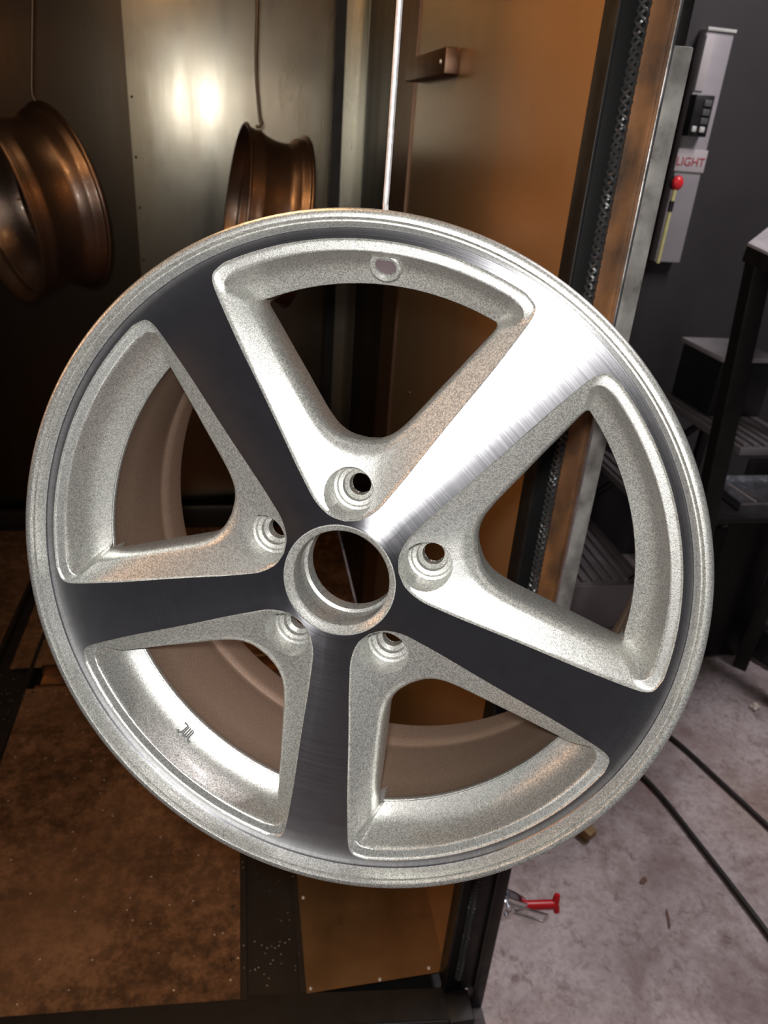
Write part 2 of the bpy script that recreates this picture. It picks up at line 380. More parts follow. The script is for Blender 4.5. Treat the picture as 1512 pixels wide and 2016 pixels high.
bm = bmesh.new(); box(bm, 0.424, 0.452, 0.775, 0.812, -0.08, -0.066, 0.002); box(bm, 0.428, 0.457, 0.765, 0.836, -0.08, -0.07); op('frame_foot', bm, 'foot_steel', label='grey steel foot of the door frame')
# hanging bars under the oven roof
for nm, y, z in (('hanging_bar', 1.98, 1.79), ):
    bm = bmesh.new(); tube(bm, [(-1.25, y, z), (0.385, y, z)], 0.009, 10); op(nm, bm, 'dull_wire', 60)
bm = bmesh.new(); box(bm, 0.03, 0.13, 0.2, 2.85, 2.205, 2.255, 0.004); op('conveyor_rail', bm, 'matt_black_steel')

# ------------------------------------------------------------------ alloy wheel
RW = 0.235
C0 = (0.0, 0.62)
LUG = (0.0, 0.255)
def interp(pts, sym=True):
    """star-shaped half outline -> radius about C0 by angle"""
    full = [(-x, y) for x, y in pts[::-1] if x > 1e-6] + list(pts)      # from the left, over the apex, to the right
    pol = [(math.atan2(y - C0[1], x - C0[0]), math.hypot(x - C0[0], y - C0[1])) for x, y in full]
    pol = [((a + 2 * PI) % (2 * PI), r) for a, r in pol]
    pol.sort(); return pol
def arc_pts(r, a0, n):  # arc from half-angle a0 (from the +y axis, to the right) to 0
    return [(r * math.sin(a0 * (1 - k / n)), r * math.cos(a0 * (1 - k / n))) for k in range(n + 1)]
def smooth_poly(ctrl, n=6): return [(p.x, p.y) for p in curve_pts([(x, y, 0) for x, y in ctrl], n)]
O_half = smooth_poly([(0, .178), (.04, .186), (.072, .206), (.098, .232), (.121, .266), (.160, .326), (.205, .400), (.255, .481), (.305, .560), (.345, .623), (.385, .690), (.415, .742), (.431, .773), (.4365, .792), (.4345, .808), (.4235, .821)]) + arc_pts(.930, math.asin(.405 / .93), 26)
E_half = smooth_poly([(0, .395), (.05, .402), (.09, .422), (.125, .457), (.16, .502), (.2, .556), (.24, .609), (.28, .663), (.31, .703), (.333, .734), (.338, .748), (.332, .7585)]) + arc_pts(.829, math.asin(.325 / .829), 22)
PO, PE = interp(O_half), interp(E_half)
def rad(pol, a):
    a %= 2 * PI; import bisect
    i = bisect.bisect([p[0] for p in pol], a); p0, p1 = pol[i - 1], pol[i % len(pol)]
    a0, a1 = p0[0], p1[0]
    if a1 <= a0:
        a1 += 2 * PI
        if a < a0: a += 2 * PI
    if a1 - a0 < 1e-9: return p0[1]
    t_ = (a - a0) / (a1 - a0)
    x0, y0 = p0[1] * math.cos(a0), p0[1] * math.sin(a0); x1, y1 = p1[1] * math.cos(a1), p1[1] * math.sin(a1)
    # ray-segment intersection
    dx, dy = math.cos(a), math.sin(a); ex, ey = x1 - x0, y1 - y0; den = dx * ey - dy * ex
    return (x0 * ey - y0 * ex) / den if abs(den) > 1e-12 else p0[1]
def sstep(a, b, x):
    t_ = min(1, max(0, (x - a) / (b - a))); return t_ * t_ * (3 - 2 * t_)
def face_z(r): return -0.032 - 0.020 * (r - 0.17) / 0.76
CV = [0.0]
for k in range(200):
    q = (k + 0.5) / 200; CV.append(CV[-1] + 0.0727 / 200 * (0.85 + 10.6 * math.exp(-7 * q) * sstep(0, 0.07, q)))
def cove(q):
    q = min(1, max(0, q)) * 200; i = min(199, int(q)); return CV[i] + (CV[i + 1] - CV[i]) * (q - i)
def pocket_z(x, y):
    dx, dy = x - C0[0], y - C0[1]; a = math.atan2(dy, dx); r = math.hypot(dx, dy)
    ro, re = rad(PO, a), rad(PE, a); t_ = min(1, max(0, (ro - r) / max(1e-6, ro - re)))
    px, py = C0[0] + math.cos(a) * ro, C0[1] + math.sin(a) * ro
    z0 = face_z(math.hypot(px, py)) - 0.006 * sstep(0, 0.03, t_)
    zf = z0 - (0.052 * t_ if t_ < 0.78 else 0.052 * t_ + 0.042 * (1 - math.sqrt(max(0, 1 - ((t_ - 0.78) / 0.22) ** 2))))
    if t_ < 0.28: zr = z0 - 0.006 * t_ / 0.28
    else: zr = z0 - 0.006 - cove((t_ - 0.28) / 0.72)
    aa = a if a > -PI / 2 else a + 2 * PI; half = abs(aa - PI / 2)        # 0 straight outwards
    wgt = sstep(math.radians(66.5), math.radians(71), half)               # 1 = spoke flank, 0 = rim side
    return zr * (1 - wgt) + zf * wgt
LUGR = [(.072, None), (.0690, -.146), (.0615, -.148), (.0592, -.160), (.0475, -.162), (.0445, -.176), (.0335, -.186), (.0315, -.215)]
def cdt(points, loops, poly=None):
    """points with heights; loops of heights-carrying points are constraint edges"""
    vv = []; zz = []; ee = []; ff = []
    def add(p): vv.append(Vector(p[:2])); zz.append(p[2]); return len(vv) - 1
    for k, lp in enumerate(loops):
        ids = [add(p) for p in lp]; ee += [(ids[i], ids[(i + 1) % len(ids)]) for i in range(len(ids))]
        if k == 0: ff = [ids]
    for p in points: add(p)
    ov, oe, of, orig, _, _ = delaunay_2d_cdt(vv, ee, ff, 1, 1e-6)
    bm = bmesh.new(); vs_ = []
    for v, og in zip(ov, orig): vs_.append(bm.verts.new((v.x, v.y, zz[og[0]] if og else 0)))
    for f in of:
        try: fc = bm.faces.new([vs_[i] for i in f])
        except ValueError: continue
        if fc.normal.z < 0 or (fc.normal_update() or fc.normal.z < 0): fc.normal_flip()
    return bm
def loop_pts(pol, n, fz):
    """even arc-length samples round a star outline"""
    raw = [(C0[0] + math.cos(a) * rad(pol, a), C0[1] + math.sin(a) * rad(pol, a)) for a in [-PI / 2 + 2 * PI * k / 1440 for k in range(1440)]]
    L = [0]
    for i in range(1440):
        p, q = raw[i], raw[(i + 1) % 1440]; L.append(L[-1] + math.hypot(p[0] - q[0], p[1] - q[1]))
    out = []; j = 0
    for k in range(n):
        s_ = L[-1] * k / n
        while L[j + 1] < s_: j += 1
        f_ = (s_ - L[j]) / max(1e-9, L[j + 1] - L[j]); p, q = raw[j], raw[(j + 1) % 1440]
        x, y = p[0] + (q[0] - p[0]) * f_, p[1] + (q[1] - p[1]) * f_; out.append((x, y, fz(x, y)))
    return out
O_loop = loop_pts(PO, 320, lambda x, y: face_z(math.hypot(x, y)))
RAYS = [math.atan2(y - C0[1], x - C0[0]) for x, y, _ in O_loop]
def ray_pt(a, t_):
    ro, re = rad(PO, a), rad(PE, a); r = ro + (re - ro) * t_; return C0[0] + math.cos(a) * r, C0[1] + math.sin(a) * r
E_loop = [(*ray_pt(a, 1), pocket_z(*ray_pt(a, 0.99999))) for a in RAYS]
def pocket_bm():
    pts = []; loops = [O_loop, E_loop]
    for t_ in (.025, .06, .11, .17, .22, .255, .275, .285, .295, .31, .325, .345, .38, .43, .49, .55, .61, .67, .73, .78, .82, .86, .90, .94, .97):
        for a in RAYS:
            x, y = ray_pt(a, t_)
            if math.hypot(x - LUG[0], y - LUG[1]) < 0.0765: continue
            pts.append((x, y, pocket_z(x, y)))
    for rr, zz in LUGR:
        n = 64
        loops.append([(LUG[0] + rr * math.cos(2 * PI * k / n), LUG[1] + rr * math.sin(2 * PI * k / n),
                       zz if zz is not None else pocket_z(LUG[0] + rr * math.cos(2 * PI * k / n), LUG[1] + rr * math.sin(2 * PI * k / n))) for k in range(n)])
    bm = cdt(pts, loops)
    kill = []
    for f in bm.faces:
        c = f.calc_center_median(); a = math.atan2(c.y - C0[1], c.x - C0[0])
        if math.hypot(c.x - C0[0], c.y - C0[1]) < rad(PE, a) - 1e-5 or math.hypot(c.x - LUG[0], c.y - LUG[1]) < 0.0312: kill.append(f)
    bmesh.ops.delete(bm, geom=kill, context='FACES')
    # inner skirt behind the opening and the plate behind the lug seats
    def ring(z, s): return [bm.verts.new((C0[0] + (x - C0[0]) * s, C0[1] + (y - C0[1]) * s, z_ + z)) for x, y, z_ in E_loop]
    a = ring(0, 1.0); b = ring(-0.03, 0.992); c = ring(-0.11, 1.03)
    for r1, r2 in ((a, b), (b, c)):
        for k in range(len(a)):
            k2 = (k + 1) % len(a)
            x, y, _ = E_loop[k]
            ang = math.atan2(y - C0[1], x - C0[0])
            if ang < 0.385 or ang > PI - 0.385: bm.faces.new((r1[k2], r1[k], r2[k], r2[k2]))
    bmesh.ops.remove_doubles(bm, verts=bm.verts, dist=2e-5)
    return bm
def lug_bm():  # the seat itself: a ring part with the drilled hole
    bm = bmesh.new(); lathe(bm, [(r, z) for r, z in LUGR[3:]] + [(.033, -.218), (.066, -.222)], 48, M=Matrix.Translation((*LUG, 0.0006)))
    return bm
def spoke_bm():
    """machined face between two windows; the spoke's middle lies on +y"""
    h = PI / 5
    def rotp(p, a): c, s = math.cos(a), math.sin(a); return (p[0] * c - p[1] * s, p[0] * s + p[1] * c)
    n = len(O_loop)
    right = [(x, y) for x, y in [(p[0], p[1]) for p in O_loop] if x > 1e-4]      # window's right half
    def key(p): return math.atan2(p[1] - C0[1], p[0] - C0[0])
    right.sort(key=key)                                                       # apex -> outer arc
    r_in, r_out = 0.1705, 0.937
    side_l = [rotp(p, h) for p in right]                                      # left window turned by +36 deg: its right half
    side_r = [(-x, y) for x, y in side_l]
    poly = []
    poly += [(r_in * math.sin(a), r_in * math.cos(a)) for a in [-h + 2 * h * k / 24 for k in range(25)]]      # left to right along the hub
    poly += [(0.178 * math.sin(h), 0.178 * math.cos(h))] + side_r + [(0.930 * math.sin(h), 0.930 * math.cos(h))]
    poly += [(r_out * math.sin(a), r_out * math.cos(a)) for a in [h - 2 * h * k / 60 for k in range(61)]]
    poly += [(-0.930 * math.sin(h), 0.930 * math.cos(h))] + side_l[::-1] + [(-0.178 * math.sin(h), 0.178 * math.cos(h))]
    L = [(x, y, face_z(math.hypot(x, y))) for x, y in poly]
    pts = []
    for i in range(1, 26):
        r = r_in + (r_out - r_in) * i / 26
        for k in range(-10, 11):
            a = 0.09 * k / 10 * (1 if r > .25 else 1.3); pts.append((r * math.sin(a), r * math.cos(a), face_z(r)))
    bm = cdt(pts, [L])
    bmesh.ops.remove_doubles(bm, verts=bm.verts, dist=2e-5)
    uvl = bm.loops.layers.uv.new('UVMap'); uv_polar(bm, uvl)
    return bm
def scaled(bm):
    for v in bm.verts: v.co *= RW
    return bm
BASE = 1.4132
RIM = [  # (r, z, material of the segment that follows) front face inwards, inner barrel back, outside forward
    (.9375, -.0525, 1), (.9545, -.0535, 1), (.9560, -.050, 0), (.9590, -.034, 0), (.9625, -.021, 0), (.9655, -.013, 0), (.9672, -.0185, 0), (.9700, -.0185, 0), (.9722, -.006, 0), (.9755, -.001, 0), (.9820, .0, 0), (.9900, -.002, 0), (.9965, -.010, 0), (1.0, -.024, 0),
    (.998, -.042, 0), (.985, -.056, 0), (.962, -.060, 0), (.955, -.075, 0), (.953, -.15, 0), (.935, -.19, 0), (.880, -.25, 0), (.868, -.34, 0), (.876, -.48, 0), (.900, -.60, 0), (.935, -.70, 0), (.950, -.74, 0), (.942, -.79, 0), (.958, -.86, 0), (.962, -.905, 0), (.985, -.915, 0), (1.0, -.93, 0), (1.0, -.95, 0), (.985, -.962, 0),
    (.962, -.955, 2), (.945, -.90, 2), (.928, -.80, 2), (.921, -.755, 2), (.9265, -.735, 2), (.9265, -.72, 2), (.914, -.690, 2), (.892, -.60, 2), (.868, -.48, 2), (.850, -.36, 2), (.842, -.27, 2), (.832, -.240, 0), (.8265, -.224, 0), (.8275, -.2185, 0), (.830, -.2165, 0)]
BORE = [(.1708, -.0323, 1), (.1665, -.0325, 0), (.1630, -.0325, 0), (.1600, -.036, 0), (.1500, -.046, 0), (.1440, -.052, 0), (.1430, -.056, 0), (.1430, -.110, 0), (.1500, -.116, 0), (.1515, -.150, 0), (.1490, -.172, 0), (.1405, -.178, 0), (.1385, -.190, 0), (.1385, -.225, 0), (.147, -.235, 0), (.205, -.262, 0)]
SEAM = None
def make_wheel(name, paint, face, inner):
    root = empty(name)
    mm = [paint, face, inner]
    bm = bmesh.new(); uvl = bm.loops.layers.uv.new('UVMap')
    lathe(bm, [(r, z) for r, z, _ in RIM], 200, False, [m for *_, m in RIM], uvl); scaled(bm)
    rim = mesh_obj('rim', bm, mm, root, 40)
    bm = bmesh.new(); uvl = bm.loops.layers.uv.new('UVMap')
    lathe(bm, [(r, z) for r, z, _ in BORE], 96, False, [m for *_, m in BORE], uvl); scaled(bm)
    hub = mesh_obj('hub_bore', bm, mm, root, 40)
    sp = pk = lg = None
    for k in range(5):
        a = BASE - PI / 2 - k * 2 * PI / 5
        if k == 0:
            pk = mesh_obj('spoke_pocket', scaled(pocket_bm()), paint, root, 55); lg = mesh_obj('lug_seat', scaled(lug_bm()), paint, pk, 32)
            sp = mesh_obj('spoke', scaled(spoke_bm()), face, root, 30)
            p_, l_, s_ = pk, lg, sp
        else:
            p_ = pk.copy(); COL.objects.link(p_); p_.parent = root
            l_ = lg.copy(); COL.objects.link(l_); l_.parent = p_
            s_ = sp.copy(); COL.objects.link(s_); s_.parent = root
        p_.rotation_euler.z = a; s_.rotation_euler.z = a - PI / 5
    return root, rim, pk
wheel, rim, pk = make_wheel('alloy_wheel', 'silver_paint', 'machined_aluminium', 'bronze_primer')
tag(wheel, 'large silver five-spoke alloy wheel with dark machined spoke faces, hanging from a steel rod', 'wheel')
for c in wheel.children:
    if c.name.startswith('spoke') and 'pocket' not in c.name: c['label'] = 'bare lathe-turned spoke face'
    if c.name.startswith('spoke_pocket'): c['label'] = 'sparkling silver painted window flank'
WM = Matrix(((0.91881, -0.0768, -0.38715), (-0.35655, 0.25921, -0.8976), (0.16928, 0.96276, 0.21078))).to_4x4()
WM.translation = (0.05861, 0.41791, 1.22856)
wheel.matrix_world = WM
# valve hole in the first window's outer wall
VA = BASE - 0.025
bm = bmesh.new()
lathe(bm, [(.0480, -.060), (.0440, .004), (.0390, .008), (.0320, .006), (.0285, -.002)], 40); lathe(bm, [(.0285, -.002), (.0275, -.02)], 40)
n_ = Vector((-math.cos(VA) * 0.62, -math.sin(VA) * 0.62, 0.785)).normalized()
VM = Matrix.Translation((0.8700 * math.cos(VA), 0.8700 * math.sin(VA), -0.141)) @ n_.to_track_quat('Z', 'Y').to_matrix().to_4x4()
for v in bm.verts: v.co = VM @ v.co
scaled(bm); vh = mesh_obj('valve_hole', bm, 'silver_paint', wheel, 40)
bm = bmesh.new(); bmesh.ops.create_circle(bm, cap_ends=True, segments=32, radius=.0278)
for v in bm.verts: v.co = VM @ (v.co + Vector((0, 0, -.008)))
scaled(bm); mesh_obj('valve_hole_bottom', bm, 'seat_dark', vh, 0, )
# cast mark on the lower left window's outer wall
def text_bm(s, size, ext=0.0):
    cu = bpy.data.curves.new('t', 'FONT'); cu.body = s; cu.size = size; cu.align_x = 'CENTER'; cu.align_y = 'CENTER'; cu.extrude = ext
    o = bpy.data.objects.new('t', cu); COL.objects.link(o)
    dg = bpy.context.evaluated_depsgraph_get(); me = bpy.data.meshes.new_from_object(o.evaluated_get(dg))
    bm = bmesh.new(); bm.from_mesh(me); bpy.data.objects.remove(o); bpy.data.curves.remove(cu); bpy.data.meshes.remove(me); return bm
MA = 3.910
bm = bmesh.new()     # linked wavy letters J W L, drawn as one bent strip each
def stroke(pts, r): tube(bm, [(x, y, 0) for x, y in pts], r, 6)
jj = [(-.020, .010), (-.008, .010), (-.009, -.006), (-.014, -.011), (-.021, -.008)]
ww = [(-.004, .010), (-.004, -.006), (-.001, -.010), (.002, -.006), (.002, .010), (.002, -.006), (.005, -.010), (.008, -.006), (.008, .010)]
ll = [(.013, .010), (.013, -.006), (.016, -.010), (.024, -.010)]
for s_ in (jj, ww, ll): stroke(s_, .0021)
nM = Vector((-math.cos(MA) * 0.81, -math.sin(MA) * 0.81, 0.587)).normalized(); uM = Vector((-math.sin(MA), math.cos(MA), 0)); vM = nM.cross(uM)
MM = Matrix((( uM.x, vM.x, nM.x), (uM.y, vM.y, nM.y), (uM.z, vM.z, nM.z))).to_4x4(); MM.translation = (0.862 * math.cos(MA), 0.862 * math.sin(MA), -0.1755)
for v in bm.verts: v.co = MM @ Vector((v.co.x * 1.35 + 0.002, v.co.y * 1.75, v.co.z))
scaled(bm); mk = mesh_obj('casting_mark', bm, 'casting_grey', wheel, 60); mk['label'] = 'cast JWL mark in linked grey letters'
# the rod it hangs from: down behind the lip, through the valve hole
hk = WM @ Vector((0.915 * RW * math.cos(VA), 0.915 * RW * math.sin(VA), -0.185 * RW)); tip = WM @ Vector((0.892 * RW * math.cos(VA + 0.006), 0.889 * RW * math.sin(VA + 0.006), -0.140 * RW))
top = WM @ Vector((1.03 * RW * math.cos(VA), 1.03 * RW * math.sin(VA), -0.30 * RW)) - Vector((0.013, 0, 0))
bm = bmesh.new(); x0 = top.x
tube(bm, curve_pts([(x0, top.y, 2.2045), (x0, top.y, 1.9), tuple(top + Vector((0, 0, .06))), tuple(top), tuple(hk), tuple(tip)], 8), 0.0021, 10)
tag(mesh_obj('hook_rod', bm, 'hook_steel', None, 60), 'pale steel rod that holds the large silver wheel by its valve hole', 'hook')

# ------------------------------------------------------------------ wheels curing in the oven
proto, _, _ = make_wheel('hanging_wheel', 'copper_toned_paint', 'copper_toned_edge', 'copper_toned_paint')
def fixwheel(r, center, axis, roll, sc, label, zs=0.84):
    a = Vector(axis).normalized(); x = Vector((0, 0, 1)).cross(a).normalized(); y = a.cross(x)
    m = Matrix(((x.x, y.x, a.x), (x.y, y.y, a.y), (x.z, y.z, a.z))).to_4x4() @ Matrix.Rotation(roll, 4, 'Z') @ Matrix.Diagonal((sc, sc, sc * zs, 1)) @ Matrix.Translation((0, 0, 0.47 * RW))
    r.matrix_world = Matrix.Translation(center) @ m; tag(r, label, 'wheel', 'copper-toned wheels hanging in the oven')
hw2 = proto.copy(); COL.objects.link(hw2)
for ch in proto.children:
    c = ch.copy(); COL.objects.link(c); c.parent = hw2
    for g in ch.children: d = g.copy(); COL.objects.link(d); d.parent = c
fixwheel(proto, (-0.478, 2.0, 1.280), (0.80, 0.57, 0.16), 0.2, 0.89, 'copper-toned wheel at the left edge, its open back towards us')
fixwheel(hw2, (0.062, 2.03, 1.274), (0.985, 0.12, -0.14), 0.5, 0.88, 'copper-toned wheel seen from the side above the silver wheel', 0.76)
def wire(pts, r, label, extra=None):
    bm = bmesh.new(); tube(bm, curve_pts(pts, 8), r, 8); 
    if extra: tube(bm, curve_pts(extra, 8), r, 8)
    tag(mesh_obj('wire_hook', bm, 'dull_wire', None, 60), label, 'hook', 'wire hooks in the oven')
wire([(-0.415, 1.963, 1.785), (-0.415, 1.97, 1.800), (-0.415, 1.98, 1.8035), (-0.415, 1.995, 1.795), (-0.416, 2.0, 1.74), (-0.440, 2.0, 1.57), (-0.447, 2.0, 1.515), (-0.443, 2.0, 1.497)], 0.0032, 'thin dark wire holding the left copper-toned wheel')
wire([(0.012, 1.98, 1.732), (0.018, 1.98, 1.742), (0.026, 1.98, 1.746), (0.036, 1.98, 1.742), (0.043, 1.98, 1.725), (0.040, 1.98, 1.60), (0.048, 1.98, 1.50), (0.053, 1.98, 1.492), (0.047, 1.98, 1.482), (0.038, 1.98, 1.481)], 0.0036, 'bent dark wire holding the side-on copper-toned wheel',
     [(0.030, 1.9635, 1.782), (0.030, 1.967, 1.799), (0.030, 1.980, 1.806), (0.030, 1.994, 1.798), (0.030, 1.9965, 1.780), (0.030, 1.986, 1.764), (0.030, 1.98, 1.748)])

# ------------------------------------------------------------------ light switch trunking on the dark wall
YW = 2.60; K = YW / 2.3
def wp(x, z): return x * K, 1.5 + (z - 1.5) * K
TR = empty('switch_trunking', (1.31 * K, YW, wp(0, 1.19)[1]), 'tall grey switch trunking with a black switch block and LIGHT label on the dark wall', 'switch')
TI = Matrix.Translation(-Vector(TR.location))
def tp(name, x0, x1, y0, y1, z0, z1, m, bev=0.002, par=TR, **kw):
    bm = bmesh.new(); X0, Z0 = wp(x0, z0); X1, Z1 = wp(x1, z1); box(bm, X0, X1, YW - y1, YW - y0, Z0, Z1, bev)
    for v in bm.verts: v.co = TI @ v.co
    o = mesh_obj(name, bm, m, par, 30); tag(o, **kw); return o
tp('trunking_body', 1.268, 1.354, 0.0, 0.045, 1.188, 1.806, 'grey_trunking', 0.004)
tp('trunking_cover', 1.270, 1.296, 0.044, 0.050, 1.655, 1.79, 'pale_label', 0.001, label='paler strip on the trunking')
tp('trunking_lid', 1.268, 1.355, 0.044, 0.052, 1.800, 1.808, 'indicator_white', 0.001)
sb = tp('switch_block', 1.262, 1.320, 0.044, 0.085, 1.540, 1.645, 'black_plastic', 0.003)
for i, z in enumerate((1.625, 1.602, 1.580)):
    tp('switch_rocker', 1.290, 1.312, 0.083, 0.090, z - 0.008, z + 0.008, 'indicator_grey', 0.001, sb)
tp('indicator_lamp', 1.268, 1.282, 0.083, 0.092, 1.551, 1.566, 'indicator_white', 0.003, sb); tp('indicator_lamp', 1.292, 1.308, 0.083, 0.092, 1.551, 1.566, 'indicator_white', 0.003, sb)
lb = tp('light_label', 1.262, 1.357, 0.044, 0.050, 1.447, 1.507, 'pale_label', 0.0005, label='pale label reading LIGHT in red capitals')
bm = text_bm('LIGHT', 0.037, 0.0006); X, Z = wp(1.308, 1.473)
for v in bm.verts: v.co = TI @ Vector((X + v.co.x, YW - 0.0512 - v.co.z, Z + v.co.y))
mesh_obj('lettering', bm, 'lettering_red', lb, 0)
# pull cord with red knob and yellow rod
X, Z = wp(1.262, 1.416)
PC = empty('pull_switch', (X, YW - 0.09, Z), 'red pull knob over a yellow rod hanging beside the grey trunking', 'switch')
bm = bmesh.new(); bmesh.ops.create_uvsphere(bm, u_segments=20, v_segments=14, radius=0.020)
for v in bm.verts: v.co.z *= 1.15; v.co.y *= 0.7
mesh_obj('red_knob', bm, 'red_plastic', PC)
bm = bmesh.new(); lathe(bm, [(0.0235, -0.004), (0.0245, 0.004), (0.020, 0.008)], 20, M=Matrix.Translation((0, 0.010, 0)) @ Matrix.Rotation(PI / 2, 4, 'X')); mesh_obj('knob_collar', bm, 'black_plastic', PC)
bm = bmesh.new(); tube(bm, [(-0.004, 0, -0.020), (-0.006, 0, -0.255)], 0.0066, 10); mesh_obj('pull_rod', bm, 'yellow_plastic', PC, 60)
bm = bmesh.new(); tube(bm, [(-0.0045, 0, -0.055), (-0.0050, 0, -0.088)], 0.0085, 10); mesh_obj('rod_sleeve', bm, 'black_plastic', PC, 60)
bm = bmesh.new(); tube(bm, [(0, 0.01, 0.0), (0, 0.039, 0.0)], 0.010, 12); mesh_obj('knob_stem', bm, 'black_plastic', PC, 60)

# ------------------------------------------------------------------ mobile steps beside the oven
ST = empty('mobile_steps', (1.45, 2.1, -0.08), 'grey steel mobile steps with ribbed treads beside the oven frame', 'steps')
SI = Matrix.Translation(-Vector(ST.location))
def stp(name, bm, m, sm=30, par=ST):
    for v in bm.verts: v.co = SI @ v.co
    return mesh_obj(name, bm, m, par, sm)
for x0, x1, z in ((0.98, 1.285, 0.245), (1.27, 1.52, 0.475), (1.48, 1.72, 0.715)):
    bm = bmesh.new(); box(bm, x0, x1, 1.89, 2.42, z - 0.025, z, 0.003); tr = stp('tread', bm, 'step_steel')
    bm = bmesh.new(); n = int((x1 - x0 - 0.01) / 0.036)
    for k in range(n): box(bm, x0 + 0.010 + k * 0.036, x0 + 0.028 + k * 0.036, 1.895, 2.415, z, z + 0.011, 0.002)
    stp('tread_ribs', bm, 'step_steel', 30, tr)
bm = bmesh.new(); box(bm, 0.985, 1.28, 1.880, 1.892, 0.075, 0.242, 0.002); stp('side_plate', bm, 'step_steel')
for x0, x1, z0, z1 in ((1.31, 1.515, -0.07, 0.445), (1.515, 1.715, -0.07, 0.685)):
    bm = bmesh.new(); box(bm, x0, x1, 1.880, 1.887, z0, z1, 0.002); stp('side_plate', bm, 'matt_black_steel')
for y in (1.90, 2.40):
    for x0, z0, x1, z1 in ((0.99, -0.07, 1.02, 0.22), (1.28, -0.07, 1.31, 0.45), (1.69, -0.07, 1.79, 0.69)):
        bm = bmesh.new(); box(bm, x0, x0 + 0.03, y - 0.012, y + 0.012, -0.08, z1); stp('leg', bm, 'matt_black_steel')
    bm = bmesh.new(); tube(bm, [(1.0, y, 0.05), (1.70, y, 0.62)], 0.014, 8); stp('stringer', bm, 'matt_black_steel', 60)
CR = empty('lidded_crate', (1.60, 2.25, 0.7265), 'small black crate with a grey lid on the top step', 'crate')
bm = bmesh.new(); box(bm, -0.095, 0.10, -0.12, 0.12, 0.0, 0.185, 0.008); mesh_obj('crate_body', bm, 'black_plastic', CR)
bm = bmesh.new(); box(bm, -0.102, 0.107, -0.127, 0.127, 0.185, 0.203, 0.005); mesh_obj('crate_lid', bm, 'grey_lid', CR)

# ------------------------------------------------------------------ black rack at the right
RK = empty('steel_rack', (1.35, 1.7, -0.08), 'black steel stand with a tilted grey plate on top and a splayed leg, right edge', 'stand')
KI = Matrix.Translation(-Vector(RK.location))
def rk(name, bm, m, sm=30):
    for v in bm.verts: v.co = KI @ v.co
    return mesh_obj(name, bm, m, RK, sm)
P0 = Vector((1.112, 1.600, 1.329)); P1 = Vector((1.238, 1.72, 1.355)); P2 = Vector((1.130, 1.52, 1.315))
u_ = (P1 - P0) * 5.0; v_ = (P2 - P0).normalized() * 0.30; nn = u_.cross(v_).normalized(); nn = nn if nn.z > 0 else -nn
for nm_, m_, d0, d1 in (('tilted_plate', 'grey_lid', 0.0, 0.006), ('plate_body', 'matt_black_steel', 0.0062, 0.040)):
    bm = bmesh.new(); q0 = [P0, P0 + u_, P0 + u_ + v_, P0 + v_]
    A = [bm.verts.new(p - nn * d0) for p in q0]; B = [bm.verts.new(p - nn * d1) for p in q0]
    bm.faces.new(A); bm.faces.new(B[::-1])
    for i in range(4): bm.faces.new((A[i], B[i], B[(i + 1) % 4], A[(i + 1) % 4]))
    bmesh.ops.recalc_face_normals(bm, faces=bm.faces); rk(nm_, bm, m_)
def beam(bm, a, b, w_, d_):
    a, b = Vector(a), Vector(b); dz = (b - a); M = dz.to_track_quat('Z', 'Y').to_matrix().to_4x4(); M.translation = a
    box(bm, -w_ / 2, w_ / 2, -d_ / 2, d_ / 2, 0, dz.length, 0.003, M)
for a, b in (((1.160, 1.61, 1.30), (1.268, 1.60, -0.078)), ((1.72, 1.62, 1.38), (1.69, 1.62, -0.078)), ((1.72, 1.80, 1.40), (1.69, 1.83, -0.078))):
    bm = bmesh.new(); beam(bm, a, b, 0.046, 0.046); rk('leg', bm, 'matt_black_steel')
bm = bmesh.new(); box(bm, 1.23, 1.71, 1.60, 1.85, 0.615, 0.63); rk('shelf', bm, 'matt_black_steel')
bm = bmesh.new(); beam(bm, (1.24, 1.60, 0.742), (1.35, 1.60, 0.68), 0.006, 0.006); rk('brace', bm, 'bright_steel')
# tray and tyre
TY = empty('metal_tray', (1.505, 1.735, 0.6305), 'shallow bright metal tray on the shelf of the black stand', 'tray')
TY.scale = (0.75, 0.75, 1)
bm = bmesh.new(); box(bm, -0.22, 0.22, -0.12, 0.12, 0, 0.006); mesh_obj('tray_base', bm, 'zinc_plate', TY)
bm = bmesh.new()
for a in ((-0.22, 0.22, -0.124, -0.118), (-0.22, 0.22, 0.118, 0.124), (-0.224, -0.218, -0.124, 0.124), (0.218, 0.224, -0.124, 0.124)): box(bm, *a, 0, 0.024)
mesh_obj('tray_rim', bm, 'zinc_plate', TY)
TRY = empty('black_tyre', (2.01, 1.94, -0.08), 'black rubber tyre lying on the concrete beside the black stand', 'tyre')
TRY.scale = (0.86, 0.86, 0.86)
bm = bmesh.new(); lathe(bm, [(0.20 + 0.0, 0.03), (0.215, 0.006), (0.26, 0.0), (0.305, 0.012), (0.318, 0.04), (0.318, 0.15), (0.305, 0.178), (0.26, 0.19), (0.215, 0.184), (0.20, 0.16), (0.235, 0.10)], 64, True); mesh_obj('tyre_carcass', bm, 'black_rubber', TRY, 50)
bm = bmesh.new()
for k in range(48):
    M = Matrix.Rotation(2 * PI * k / 48, 4, 'Z'); box(bm, 0.315, 0.324, -0.012, 0.012, 0.03, 0.16, 0, M)
o = mesh_obj('tread_blocks', bm, 'black_rubber', TRY); o['kind'] = 'stuff'

